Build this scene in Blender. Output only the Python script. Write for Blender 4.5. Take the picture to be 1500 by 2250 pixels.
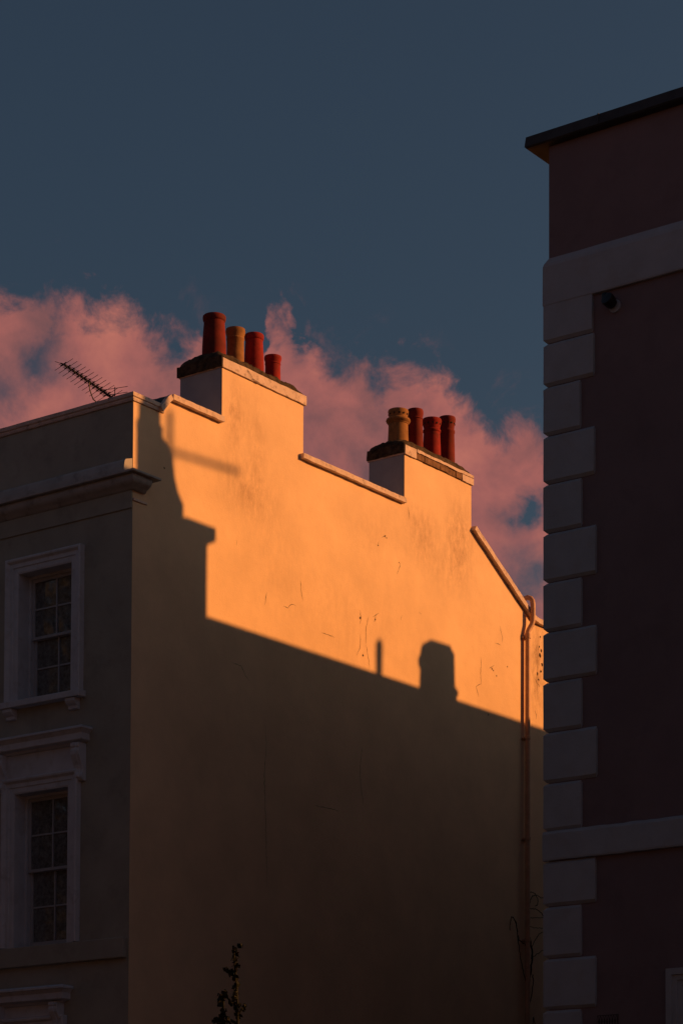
import bpy, bmesh, math, random
from mathutils import Vector, Matrix, noise
R = math.radians
random.seed(7)
for o in list(bpy.data.objects): bpy.data.objects.remove(o)
scene = bpy.context.scene
col = scene.collection

# ------------------------------------------------------------------ camera
YAW = 0.641511409          # heading, measured from +X towards +Y
cd = bpy.data.cameras.new('camera'); cam = bpy.data.objects.new('camera', cd); col.objects.link(cam)
F = Vector((math.cos(YAW)*math.cos(.0477234), math.sin(YAW)*math.cos(.0477234), math.sin(.0477234)))
R0 = Vector((math.sin(YAW), -math.cos(YAW), 0)); U0 = R0.cross(F)
RX = R0*math.cos(.0042316) + U0*math.sin(.0042316); UX = -R0*math.sin(.0042316) + U0*math.cos(.0042316)
M = Matrix((RX, UX, -F)).transposed().to_4x4(); M.translation = Vector((-23.196, -20.785, 1.6))
cam.matrix_world = M
cd.sensor_fit = 'VERTICAL'; cd.sensor_height = 36; cd.lens = 5272.1/2250*36
cd.shift_y = (2504.74-1125)/2250; cd.clip_start = .1; cd.clip_end = 3000
scene.camera = cam

# ------------------------------------------------------------------ light
SUN_A, SUN_E = R(40), R(18.5)
sdir = Vector((math.sin(SUN_A)*math.cos(SUN_E), -math.cos(SUN_A)*math.cos(SUN_E), math.sin(SUN_E)))
sl = bpy.data.lights.new('sun', 'SUN'); sun = bpy.data.objects.new('sun', sl); col.objects.link(sun)
sun.rotation_euler = sdir.to_track_quat('Z', 'Y').to_euler(); sun.location = sdir*60
sl.energy = 5.0; sl.angle = R(.55); sl.color = (1.0, .40, .105)
scene.view_settings.view_transform = 'Standard'; scene.view_settings.look = 'None'
scene.view_settings.exposure = 0.0; scene.view_settings.gamma = 1.0
scene.view_settings.use_curve_mapping = False

SKY_STRENGTH, SKY_TINT = .05, (.545, .575, .575)
def build_world():
    w = bpy.data.worlds.new('World'); scene.world = w; w.use_nodes = True
    nt = w.node_tree; N = nt.nodes; L = nt.links; N.clear()
    def nd(t, **k):
        n = N.new(t)
        for a, b in k.items(): setattr(n, a, b)
        return n
    def m(op, a, b=None, c=None):
        n = nd('ShaderNodeMath', operation=op)
        for i, v in enumerate((a, b, c)):
            if v is None: continue
            if isinstance(v, (int, float)): n.inputs[i].default_value = v
            else: L.new(v, n.inputs[i])
        return n.outputs[0]
    def ramp(v, lo, hi, a=0., b=1., smooth=True):
        n = nd('ShaderNodeMapRange', interpolation_type='SMOOTHSTEP' if smooth else 'LINEAR')
        L.new(v, n.inputs[0])
        for i, x in zip((1, 2, 3, 4), (lo, hi, a, b)): n.inputs[i].default_value = x
        return n.outputs[0]
    def noise_(vec, scale, detail, rough, dist=0.):
        n = nd('ShaderNodeTexNoise'); L.new(vec, n.inputs['Vector'])
        n.inputs['Scale'].default_value = scale; n.inputs['Detail'].default_value = detail
        n.inputs['Roughness'].default_value = rough; n.inputs['Distortion'].default_value = dist
        return n.outputs['Fac']
    def mix(f, a, b):
        n = nd('ShaderNodeMix', data_type='RGBA'); L.new(f, n.inputs[0])
        for i, v in ((6, a), (7, b)):
            if isinstance(v, tuple): n.inputs[i].default_value = (*v, 1)
            else: L.new(v, n.inputs[i])
        return n.outputs[2]
    sky = nd('ShaderNodeTexSky', sky_type='NISHITA', sun_disc=False)
    sky.sun_elevation = SUN_E; sky.sun_rotation = math.atan2(sdir.x, sdir.y)
    sky.air_density = 1.0; sky.dust_density = 2.2; sky.ozone_density = 1.6
    tint = nd('ShaderNodeMix', data_type='RGBA', blend_type='MULTIPLY'); tint.inputs[0].default_value = 1
    L.new(sky.outputs[0], tint.inputs[6]); tint.inputs[7].default_value = (*SKY_TINT, 1)
    skyc = tint.outputs[2]
    tc = nd('ShaderNodeTexCoord'); dvec = tc.outputs['Generated']
    sp = nd('ShaderNodeSeparateXYZ'); L.new(dvec, sp.inputs[0])
    X, Y, Z = sp.outputs
    el = m('MULTIPLY', m('ARCSINE', Z), 180/math.pi)
    # azimuth relative to the direction of the street corner, degrees, wraps far behind
    cx = m('ADD', m('MULTIPLY', X, math.cos(YAW)), m('MULTIPLY', Y, math.sin(YAW)))
    cy = m('SUBTRACT', m('MULTIPLY', Y, math.cos(YAW)), m('MULTIPLY', X, math.sin(YAW)))
    az = m('MULTIPLY', m('ARCTAN2', cy, cx), 180/math.pi)
    # height of the top of the cloud bank along the skyline (degrees)
    edge = [(-8.5, 18.3), (-5.538, 18.804), (-4.772, 19.022), (-4.333, 19.33), (-3.784, 19.39), (-3.234, 19.647), (-2.683, 19.952), (-2.13, 20.501), (-1.577, 20.799), (-1.136, 20.654), (-0.695, 20.359), (-0.252, 20.654), (0.191, 20.751), (0.634, 21.042), (1.189, 21.428), (1.523, 21.716), (1.833, 21.70), (2.015, 20.928), (2.841, 20.717), (3.449, 20.949), (3.616, 21.189), (3.946, 21.132), (4.498, 21.36), (5.051, 21.73), (5.602, 22.0), (6.15, 22.075), (6.913, 21.897), (7.676, 21.909), (8.758, 21.707), (10.5, 21.2)]
    warp = noise_(dvec, 55, 6, .6)
    warp2 = noise_(dvec, 16, 4, .5)
    azw = m('ADD', az, m('MULTIPLY', m('SUBTRACT', warp, .5), 1.3))
    fc = nd('ShaderNodeFloatCurve'); c = fc.mapping.curves[0]
    lo, hi, z0, z1 = -8.5, 10.5, 16., 24.
    pts = [((a-lo)/(hi-lo), (e-z0)/(z1-z0)) for a, e in edge]
    c.points[0].location = pts[0]; c.points[1].location = pts[-1]
    for p in pts[1:-1]: c.points.new(*p)
    fc.mapping.update()
    L.new(ramp(azw, lo, hi, 0, 1, False), fc.inputs['Value'])
    top = m('ADD', m('MULTIPLY', fc.outputs[0], z1-z0), z0)
    # away from the measured stretch the bank rises and falls, set lower to cut its pink fill
    far = ramp(m('ABSOLUTE', az), 9, 25)
    top = m('ADD', top, m('MULTIPLY', far, m('MULTIPLY', m('SUBTRACT', noise_(dvec, 3.2, 3, .5), .98), 22)))
    fine = noise_(dvec, 48, 12, .62, .3)
    top = m('ADD', top, m('MULTIPLY', m('SUBTRACT', fine, .53), 3.0))
    d = m('SUBTRACT', top, el)                                    # >0 inside the bank
    def hole(a, e, ra, re, k):
        da = m('DIVIDE', m('SUBTRACT', m('ADD', az, m('MULTIPLY', m('SUBTRACT', warp, .5), 2.2)), a), ra)
        de = m('DIVIDE', m('SUBTRACT', m('ADD', el, m('MULTIPLY', m('SUBTRACT', fine, .5), 2.2)), e), re)
        r2 = m('ADD', m('MULTIPLY', da, da), m('MULTIPLY', de, de))
        return m('MULTIPLY', m('EXPONENT', m('MULTIPLY', r2, -1.)), k)
    body = ramp(d, -.3, .6)
    for h in ((7.4, 20.45, .62, .5, .85), (8.25, 19.75, .4, .35, .6), (-4.5, 17.6, .55, .38, 1.1), (-4.5, 15.9, .75, .75, .9), (3.5, 20.6, .35, .28, .5)):
        body = m('SUBTRACT', body, hole(*h))
    body = m('MAXIMUM', m('SUBTRACT', body, m('MULTIPLY', ramp(noise_(dvec, 22, 8, .6), .58, .82), .35)), 0)
    # faint wisps above the bank
    wisp = m('MULTIPLY', ramp(d, -1.6, .2), ramp(noise_(dvec, 38, 9, .65, .5), .52, .78, 0, .42))
    body = m('MINIMUM', m('MAXIMUM', body, wisp), .96)
    # billows: sunlit and dull sides
    bil = m('ADD', m('MULTIPLY', noise_(dvec, 30, 9, .58, .2), .65), m('MULTIPLY', warp2, .35))
    cl = nd('ShaderNodeValToRGB'); L.new(bil, cl.inputs[0])
    cl.color_ramp.elements[0].position = .34; cl.color_ramp.elements[0].color = (.17, .080, .084, 1)
    cl.color_ramp.elements[1].position = .66; cl.color_ramp.elements[1].color = (.54, .175, .128, 1)
    e = cl.color_ramp.elements.new(.5); e.color = (.37, .122, .108, 1)
    bg1 = nd('ShaderNodeBackground'); L.new(skyc, bg1.inputs[0]); bg1.inputs[1].default_value = SKY_STRENGTH
    cool = m('MULTIPLY', ramp(m('ADD', d, m('MULTIPLY', m('SUBTRACT', warp2, .5), 6)), 1.2, 6.), .55)     # the bank's underside is greyer than its sunlit heads
    bg2 = nd('ShaderNodeBackground'); L.new(mix(cool, cl.outputs[0], (.17, .085, .095)), bg2.inputs[0]); bg2.inputs[1].default_value = 1
    ms = nd('ShaderNodeMixShader'); L.new(body, ms.inputs[0]); L.new(bg1.outputs[0], ms.inputs[1]); L.new(bg2.outputs[0], ms.inputs[2])
    out = nd('ShaderNodeOutputWorld'); L.new(ms.outputs[0], out.inputs[0])
build_world()

# ------------------------------------------------------------------ materials
def new_mat(name):
    m = bpy.data.materials.new(name); m.use_nodes = True
    nt = m.node_tree; b = nt.nodes['Principled BSDF']
    return m, nt, b
def surf(name, c, rough=.85, var=.12, scale=3., bump=.15, bscale=60., spec=.25, dirt=None, dirt_scale=6., dirt_amt=.5, stains=(), metal=0.):
    """weathered surface: two octaves of tone, blotchy dirt, fine relief, and stains with a place of their own"""
    m, nt, b = new_mat(name); N, L = nt.nodes, nt.links
    g = N.new('ShaderNodeNewGeometry')
    def no(s, d=6, r=.6):
        n = N.new('ShaderNodeTexNoise'); L.new(g.outputs['Position'], n.inputs['Vector'])
        n.inputs['Scale'].default_value = s; n.inputs['Detail'].default_value = d; n.inputs['Roughness'].default_value = r
        return n.outputs['Fac']
    def mr(v, a, b_, c_, d_):
        n = N.new('ShaderNodeMapRange'); L.new(v, n.inputs[0])
        for i, x in zip((1, 2, 3, 4), (a, b_, c_, d_)): n.inputs[i].default_value = x
        return n.outputs[0]
    def mth(op, a, b_):
        n = N.new('ShaderNodeMath'); n.operation = op
        for i, v in enumerate((a, b_)):
            if isinstance(v, (int, float)): n.inputs[i].default_value = v
            else: L.new(v, n.inputs[i])
        return n.outputs[0]
    def mixc(f, a, bcol):
        n = N.new('ShaderNodeMix'); n.data_type = 'RGBA'; L.new(f, n.inputs[0])
        if isinstance(a, tuple): n.inputs[6].default_value = (*a, 1)
        else: L.new(a, n.inputs[6])
        n.inputs[7].default_value = (*bcol, 1)
        return n.outputs[2]
    lo = tuple(max(0, x*(1-var)) for x in c); hi = tuple(min(1, x*(1+var)) for x in c)
    cc = mixc(mr(no(scale), .35, .65, 0, 1), lo, hi)
    cc = mixc(mr(no(scale*9, 8, .7), .55, .8, 0, .35), cc, tuple(x*.8 for x in c))
    if dirt:
        cc = mixc(mr(no(dirt_scale, 10, .68), .52, .72, 0, dirt_amt), cc, dirt)
    if stains:
        sp = N.new('ShaderNodeSeparateXYZ'); L.new(g.outputs['Position'], sp.inputs[0])
        mp = N.new('ShaderNodeMapping'); mp.inputs['Scale'].default_value = (1, 1, .45); L.new(g.outputs['Position'], mp.inputs['Vector'])
        nb = N.new('ShaderNodeTexNoise'); L.new(mp.outputs[0], nb.inputs['Vector']); nb.inputs['Scale'].default_value = 6.5; nb.inputs['Detail'].default_value = 12; nb.inputs['Roughness'].default_value = .8
        blot = mr(nb.outputs['Fac'], .40, .78, 0, 1.1)
        for x, z, rx, rz, amt, sc in stains:
            a = mth('DIVIDE', mth('SUBTRACT', sp.outputs[0], x), rx); d = mth('DIVIDE', mth('SUBTRACT', sp.outputs[2], z), rz)
            r2 = mth('ADD', mth('MULTIPLY', a, a), mth('MULTIPLY', d, d))
            k = mth('MULTIPLY', mth('EXPONENT', mth('MULTIPLY', r2, -1.), 0), mth('MULTIPLY', blot, amt))
            cc = mixc(k, cc, sc)
    L.new(cc, b.inputs['Base Color'])
    b.inputs['Roughness'].default_value = rough; b.inputs['Metallic'].default_value = metal
    b.inputs['Specular IOR Level'].default_value = spec
    if bump:
        bp = N.new('ShaderNodeBump'); bp.inputs['Strength'].default_value = bump; bp.inputs['Distance'].default_value = .012
        L.new(mth('ADD', no(bscale, 8, .6), mth('MULTIPLY', no(4, 4, .5), 1.6)), bp.inputs['Height']); L.new(bp.outputs[0], b.inputs['Normal'])
    return m
DST = (.33, .20, .13)
MT = {}
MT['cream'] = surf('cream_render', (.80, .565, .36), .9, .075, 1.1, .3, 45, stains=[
    (2.10, 13.2, .22, .5, 1.0, DST), (2.35, 12.2, .5, .4, .9, DST), (2.6, 12.9, .2, .7, .6, DST), (6.62, 12.65, .42, .42, 1.0, DST), (7.65, 12.75, .36, .6, 1.3, DST),
    (7.2, 12.2, .5, .35, .4, DST), (1.3, 13.0, .25, .3, .3, DST), (5.4, 12.3, .5, .4, .35, DST), (9.95, 11.3, .22, .8, 1.2, (.16, .085, .05)), (4.8, 10.9, 1.6, .7, .3, DST), (3.0, 11.6, .6, .9, .25, DST)])
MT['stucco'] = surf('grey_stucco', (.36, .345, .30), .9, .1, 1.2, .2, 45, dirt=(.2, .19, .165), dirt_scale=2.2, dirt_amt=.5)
MT['trim'] = surf('white_trim', (.56, .58, .64), .75, .06, 4, .1, 50, dirt=(.3, .27, .25), dirt_scale=7, dirt_amt=.45)
MT['weathered'] = surf('weathered_cornice', (.42, .41, .41), .85, .1, 3, .25, 40, dirt=(.16, .15, .14), dirt_scale=5, dirt_amt=.7)
MT['sash'] = surf('sash_paint', (.40, .41, .45), .6, .06, 5, .05, 40)
MT['coping'] = surf('painted_coping', (.66, .52, .46), .85, .1, 6, .35, 40, dirt=(.14, .10, .09), dirt_scale=11, dirt_amt=.75)
MT['cheek'] = surf('shade_toned_render', (.33, .36, .42), .9, .08, 3, .2, 45)  # blue-grey of the stacks' shaded side, put into the colour
MT['moss'] = surf('mossy_mortar', (.06, .04, .024), .95, .6, 9, 1.0, 26, dirt=(.008, .006, .005), dirt_scale=16, dirt_amt=1.)
MT['red'] = surf('red_terracotta', (.25, .0125, .011), .85, .2, 5, .15, 40, dirt=(.05, .012, .01), dirt_scale=6, dirt_amt=.6)
MT['red_dark'] = surf('dark_terracotta', (.15, .013, .010), .85, .25, 5, .15, 40, dirt=(.07, .03, .02), dirt_scale=6, dirt_amt=.7)
MT['buff'] = surf('buff_clay', (.30, .145, .05), .85, .25, 6, .2, 40, dirt=(.09, .045, .02), dirt_scale=6, dirt_amt=.85)
MT['soot'] = surf('sooty_clay', (.03, .02, .018), .9, .3, 6, .1)
MT['brick'] = surf('weathered_brick', (.19, .105, .06), .95, .35, 14, .5, 50, dirt=(.06, .04, .025), dirt_scale=20, dirt_amt=.7)
MT['stock'] = surf('dark_stock_brick', (.085, .06, .045), .95, .25, 3, .3, 30)
MT['slate'] = surf('slate_roof', (.16, .165, .18), .7, .2, 6, .2, 30)
MT['pink'] = surf('dusky_pink_render', (.20, .158, .172), .9, .07, 1.0, .18, 45, dirt=(.14, .112, .122), dirt_scale=1.6, dirt_amt=.5)
MT['quoin'] = surf('pale_quoin_paint', (.36, .405, .455), .85, .06, 3, .25, 40, dirt=(.33, .32, .32), dirt_scale=4, dirt_amt=.45)
MT['lead'] = surf('lead_capping', (.04, .046, .052), .6, .2, 5, .1, 30)
MT['pipe'] = surf('painted_pipe', (.52, .30, .19), .55, .1, 8, .1, 30, spec=.4, dirt=(.3, .16, .1), dirt_scale=9, dirt_amt=.5)
MT['black'] = surf('black_plastic', (.012, .012, .013), .4, .1, 8, 0, spec=.5)
MT['metal'] = surf('dull_aluminium', (.022, .02, .02), .5, .2, 20, 0, spec=.5, metal=.3)
MT['stem'] = surf('green_stem', (.010, .012, .007), .8, .2, 20, .1)
MT['twig'] = surf('bare_twig', (.03, .023, .018), .9, .2, 20, .1)
MT['bark'] = surf('plane_bark', (.13, .11, .08), .95, .4, 5, .6, 20)
MT['asphalt'] = surf('asphalt', (.05, .05, .052), .9, .15, 2, .3, 120)
MT['paving'] = surf('paving', (.2, .19, .175), .9, .15, 2, .2, 60)
MT['kerb'] = surf('kerb_stone', (.26, .25, .24), .85, .15, 4, .2, 60)
MT['soil'] = surf('soil', (.05, .037, .025), 1., .3, 6, .6, 30)
MT['crack'] = surf('crack_shadow', (.05, .03, .02), 1., .3, 20, 0)
MT['pointing'] = surf('yellow_paint', (.55, .40, .05), .8, .1, 6, .1)
MT['rust'] = surf('iron_grille', (.05, .045, .045), .8, .2, 20, .1)
def glass_mat():
    m, nt, b = new_mat('window_glass')
    b.inputs['Roughness'].default_value = .03
    b.inputs['Specular IOR Level'].default_value = .6
    N, L = nt.nodes, nt.links
    g = N.new('ShaderNodeNewGeometry'); n = N.new('ShaderNodeTexNoise'); L.new(g.outputs['Position'], n.inputs['Vector']); n.inputs['Scale'].default_value = 3.
    n2 = N.new('ShaderNodeTexNoise'); L.new(g.outputs['Position'], n2.inputs['Vector']); n2.inputs['Scale'].default_value = 16; n2.inputs['Detail'].default_value = 9; n2.inputs['Roughness'].default_value = .75
    cr = N.new('ShaderNodeValToRGB'); L.new(n2.outputs['Fac'], cr.inputs[0]); cr.color_ramp.elements[0].position = .4; cr.color_ramp.elements[0].color = (.09, .09, .09, 1); cr.color_ramp.elements[1].position = .72; cr.color_ramp.elements[1].color = (.26, .27, .28, 1)   # curtain-like grey; the pale speckle of reflections is painted into the colour
    L.new(cr.outputs[0], b.inputs['Base Color'])
    bp = N.new('ShaderNodeBump'); bp.inputs['Strength'].default_value = .05; bp.inputs['Distance'].default_value = .02
    L.new(n.outputs['Fac'], bp.inputs['Height']); L.new(bp.outputs[0], b.inputs['Normal'])
    return m
MT['glass'] = glass_mat()
def leaf_mat():
    m, nt, b = new_mat('plane_leaf'); N, L = nt.nodes, nt.links
    oi = N.new('ShaderNodeNewGeometry'); r = N.new('ShaderNodeValToRGB'); L.new(oi.outputs['Random Per Island'], r.inputs[0])
    r.color_ramp.elements[0].color = (.02, .028, .01, 1); r.color_ramp.elements[1].color = (.05, .055, .02, 1)
    L.new(r.outputs[0], b.inputs['Base Color']); b.inputs['Roughness'].default_value = .6
    return m
MT['leaf'] = leaf_mat()

# ------------------------------------------------------------------ mesh helpers
class MB:
    def __init__(s): s.v = []; s.f = []
    def quad(s, *p):
        i = len(s.v); s.v += [tuple(q) for q in p]; s.f.append(tuple(range(i, i+len(p)))); return s
    def box(s, x0, x1, y0, y1, z0, z1):
        i = len(s.v)
        s.v += [(x, y, z) for z in (z0, z1) for y in (y0, y1) for x in (x0, x1)]
        s.f += [tuple(i+k for k in q) for q in ((0,2,3,1),(4,5,7,6),(0,1,5,4),(2,6,7,3),(0,4,6,2),(1,3,7,5))]
        return s
    def prism(s, poly, y0, y1):
        """polygon in x,z extruded along y"""
        n = len(poly); i = len(s.v)
        s.v += [(x, y0, z) for x, z in poly] + [(x, y1, z) for x, z in poly]
        s.f.append(tuple(i+k for k in range(n))); s.f.append(tuple(i+n+k for k in reversed(range(n))))
        for k in range(n):
            k2 = (k+1) % n; s.f.append((i+k, i+n+k, i+n+k2, i+k2))
        return s
    def lathe(s, prof, c, n=32, cap=True):
        i = len(s.v); m = len(prof)
        for r, z in prof:
            for k in range(n):
                a = 2*math.pi*k/n; s.v.append((c[0]+r*math.cos(a), c[1]+r*math.sin(a), c[2]+z))
        for j in range(m-1):
            for k in range(n):
                k2 = (k+1) % n; s.f.append((i+j*n+k, i+j*n+k2, i+(j+1)*n+k2, i+(j+1)*n+k))
        if cap:
            s.f.append(tuple(i+k for k in reversed(range(n)))); s.f.append(tuple(i+(m-1)*n+k for k in range(n)))
        return s
    def tube(s, pts, rad, n=8):
        pts = [Vector(p) for p in pts]; rr = rad if isinstance(rad, (list, tuple)) else [rad]*len(pts)
        i = len(s.v); up = Vector((.31, .17, .93)); prev = None
        for k, p in enumerate(pts):
            t = (pts[min(k+1, len(pts)-1)]-pts[max(k-1, 0)]).normalized()
            a = t.cross(up if abs(t.dot(up)) < .95 else Vector((1, 0, 0))).normalized() if prev is None else (prev-t*prev.dot(t)).normalized()
            prev = a; b = t.cross(a)
            for j in range(n):
                g = 2*math.pi*j/n; s.v.append(tuple(p+(a*math.cos(g)+b*math.sin(g))*rr[k]))
        for k in range(len(pts)-1):
            for j in range(n):
                j2 = (j+1) % n; s.f.append((i+k*n+j, i+k*n+j2, i+(k+1)*n+j2, i+(k+1)*n+j))
        s.f.append(tuple(i+j for j in reversed(range(n)))); e = i+(len(pts)-1)*n; s.f.append(tuple(e+j for j in range(n)))
        return s
    def sweep(s, paths, close=False):
        """paths: list of equally long polylines (one for each profile point) joined by strips"""
        i = len(s.v); n = len(paths[0])
        for p in paths: s.v += [tuple(q) for q in p]
        for j in range(len(paths)-1):
            for k in range(n-1): s.f.append((i+j*n+k, i+j*n+k+1, i+(j+1)*n+k+1, i+(j+1)*n+k))
        s.f.append(tuple(i+j*n for j in range(len(paths)))); s.f.append(tuple(i+j*n+n-1 for j in reversed(range(len(paths)))))
        return s
    def build(s, name, m, parent=None, bevel=0, smooth=False, rough=0., cut=0.):
        me = bpy.data.meshes.new(name); me.from_pydata(s.v, [], s.f)
        bm = bmesh.new(); bm.from_mesh(me)
        if cut:
            for _ in range(8):
                es = [e for e in bm.edges if e.calc_length() > cut]
                if not es: break
                bmesh.ops.subdivide_edges(bm, edges=es, cuts=1, use_grid_fill=True)
        if rough:
            bmesh.ops.remove_doubles(bm, verts=bm.verts, dist=1e-4)
            for v in bm.verts:
                q = v.co*7; v.co += Vector((noise.noise(q), noise.noise(q+Vector((31, 0, 0))), noise.noise(q+Vector((0, 57, 0)))))*rough + Vector((noise.noise(q*5), 0, noise.noise(q*5+Vector((9, 9, 9)))))*rough*.6
        bmesh.ops.recalc_face_normals(bm, faces=bm.faces); bm.to_mesh(me); bm.free()
        me.materials.append(MT[m])
        o = bpy.data.objects.new(name, me); col.objects.link(o)
        if parent: o.parent = parent
        if smooth:
            for p in me.polygons: p.use_smooth = True
            me.set_sharp_from_angle(angle=R(38))
        if bevel:
            b = o.modifiers.new('bevel', 'BEVEL'); b.width = bevel; b.segments = 2; b.limit_method = 'ANGLE'; b.angle_limit = R(40)
        return o
def tag(o, label=None, cat=None, group=None, kind=None):
    for k, v in (('label', label), ('category', cat), ('group', group), ('kind', kind)):
        if v: o[k] = v
    return o
def thing(name, label, cat, loc, group=None):
    o = bpy.data.objects.new(name, None); col.objects.link(o); o.location = loc; o.empty_display_size = .3
    tag(o, label, cat, group); return o
def keep(o, t):      # child keeps its world place
    o.parent = t; o.matrix_parent_inverse = Matrix.Translation(-t.location); return o
class Kit:
    """hands out children of a thing whose meshes are written in world coordinates"""
    def __init__(s, t): s.t = t
    def __call__(s, mb, name, m, under=None, **k):
        o = mb.build(name, m, None, **k)
        if under is None: keep(o, s.t)
        else: o.parent = under
        return o

# ------------------------------------------------------------------ ground
tag(MB().quad((-400,-400,-.02),(400,-400,-.02),(400,400,-.02),(-400,400,-.02)).build('ground', 'soil'), kind='structure')
tag(MB().box(-15., -6.5, -150, 150, -.10, .0).build('road', 'asphalt'), kind='structure')
pv = tag(MB().box(-6.2, -3.6, -150, 150, -.1, .12).build('pavement', 'paving'), kind='structure')
tag(MB().box(-6.5, -6.2, -150, 150, -.1, .125).build('kerb', 'kerb', bevel=.02), kind='structure')
pv2 = tag(MB().box(-30, -15.3, -150, 150, -.1, .12).build('pavement', 'paving'), kind='structure')
tag(MB().box(-15.3, -15., -150, 150, -.1, .125).build('kerb', 'kerb', bevel=.02), kind='structure')

# ------------------------------------------------------------------ facade helpers
def wall_yz(mb, x, y0, y1, z0, z1, holes, depth):
    """face at x looking to -x with rectangular openings and reveals of the given depth"""
    ys = sorted({y0, y1, *[h[0] for h in holes], *[h[1] for h in holes]}); zs = sorted({z0, z1, *[h[2] for h in holes], *[h[3] for h in holes]})
    for a, b in zip(ys, ys[1:]):
        for c, d in zip(zs, zs[1:]):
            if any(h[0] <= a and b <= h[1] and h[2] <= c and d <= h[3] for h in holes): continue
            mb.quad((x, a, c), (x, b, c), (x, b, d), (x, a, d))
    for a, b, c, d in holes:
        X = x+depth
        mb.quad((x,a,c),(X,a,c),(X,a,d),(x,a,d)); mb.quad((x,b,c),(X,b,c),(X,b,d),(x,b,d))
        mb.quad((x,a,d),(X,a,d),(X,b,d),(x,b,d)); mb.quad((x,a,c),(X,a,c),(X,b,c),(x,b,c))
        mb.quad((X,a,c),(X,b,c),(X,b,d),(X,a,d))
    return mb
def architrave(y0, y1, z0, z1, prof, x=0.):
    return MB().sweep([[(x-p, y0-o, z0), (x-p, y0-o, z1+o), (x-p, y1+o, z1+o), (x-p, y1+o, z0)] for o, p in prof])
def hood(y0, y1, prof, x=0.):
    """moulding with mitred returns at both ends; prof = (projection, z)"""
    return MB().sweep([[(x+.01, y0-p, z), (x-p, y0-p, z), (x-p, y1+p, z), (x+.01, y1+p, z)] for p, z in prof])
ARCH = [(-.008, -.05), (-.008, .028), (0, .03), (.012, .036), (.075, .036), (.08, .05), (.13, .05), (.14, .06), (.16, .085), (.185, .09), (.20, .08), (.20, -.01)]
def sash_window(k, house, y0, y1, z0, z1, x, label=None):
    """two-over-two sashes, upper one outside; every pane and bar its own piece"""
    w = k(MB().box(x-.02, x+.14, y0+.002, y0+.045, z0, z1).box(x-.02, x+.14, y1-.045, y1-.002, z0, z1).box(x-.02, x+.14, y0+.045, y1-.045, z1-.04, z1-.002), 'window', 'trim')
    k(MB().box(.003, x-.021, y0+.001, y0+.006, z0-.015, z1-.001).box(.003, x-.021, y1-.006, y1-.001, z0-.015, z1-.001).box(.003, x-.021, y0+.006, y1-.006, z1-.006, z1-.001), 'reveal', 'trim', w)
    a, b = y0+.045, y1-.045; zm = (z0+z1)/2+.01; ym = (a+b)/2
    for nm, xs, c, d, bot, topr in (('upper_sash', x, zm-.02, z1-.04, .042, .05), ('lower_sash', x+.05, z0+.002, zm+.02, .085, .042)):
        s = MB().box(xs, xs+.045, a, a+.05, c, d).box(xs, xs+.045, b-.05, b, c, d)
        s.box(xs-.001, xs+.046, a+.05, b-.05, c, c+bot).box(xs-.001, xs+.046, a+.05, b-.05, d-topr, d)
        k(s, nm, 'sash', w, bevel=.004)
        zc = (c+bot+d-topr)/2
        k(MB().box(xs+.004, xs+.04, ym-.011, ym+.011, c+bot, d-topr), 'glazing_bar', 'sash', w)
        k(MB().box(xs+.006, xs+.038, a+.05, ym-.011, zc-.011, zc+.011), 'glazing_bar', 'sash', w)
        k(MB().box(xs+.006, xs+.038, ym+.011, b-.05, zc-.011, zc+.011), 'glazing_bar', 'sash', w)
        for p, q in ((a+.05, ym-.011), (ym+.011, b-.05)):
            for r, t in ((c+bot, zc-.011), (zc+.011, d-topr)):
                tl = random.uniform(-.004, .004); tm = random.uniform(-.003, .003)
                k(MB().quad((xs+.022+tl, p, r), (xs+.022-tl, q, r), (xs+.022-tl+tm, q, t), (xs+.022+tl+tm, p, t)), 'pane', 'glass', w)
    return w

# ------------------------------------------------------------------ the lit house on the corner
HA = thing('corner_house', 'cream house with sunlit blank gable wall and two chimney stacks', 'house', (0, 0, 0))
A = Kit(HA)
W1 = (1.042, 2.036, 9.06, 10.825); W2 = (1.07, 2.064, 5.72, 7.81); W3 = (1.28, 2.2, 2.0, 4.55)
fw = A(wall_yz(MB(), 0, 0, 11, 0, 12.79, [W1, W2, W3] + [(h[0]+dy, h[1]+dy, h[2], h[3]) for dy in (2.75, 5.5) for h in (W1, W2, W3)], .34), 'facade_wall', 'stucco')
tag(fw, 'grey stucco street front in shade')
XW = 12.4
gable = [(.004, 0), (XW, 0), (XW, 11.95), (10.04, 11.95), (9.74, 11.987), (9.404, 12.17), (7.985, 13.06), (7.985, 12.6), (6.158, 12.6), (6.158, 12.988), (3.645, 12.988), (3.645, 12.6), (1.818, 12.6), (1.818, 13.003), (.74, 13.003), (.72, 12.98), (.56, 12.79), (.004, 12.79)]
gw = A(MB().prism(gable, .0, .36), 'gable_wall', 'cream')
tag(gw, 'cream rendered gable wall, upper part in orange sunlight')
# body behind the walls
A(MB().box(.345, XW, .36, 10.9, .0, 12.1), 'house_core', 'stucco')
A(MB().prism([(.36, 12.1), (.70, 12.55), (1.02, 13.02), (1.4, 13.02), (9.0, 12.5), (12.3, 11.7), (12.3, 12.0), (.36, 12.0)], .37, 10.9), 'roof', 'slate')
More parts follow.
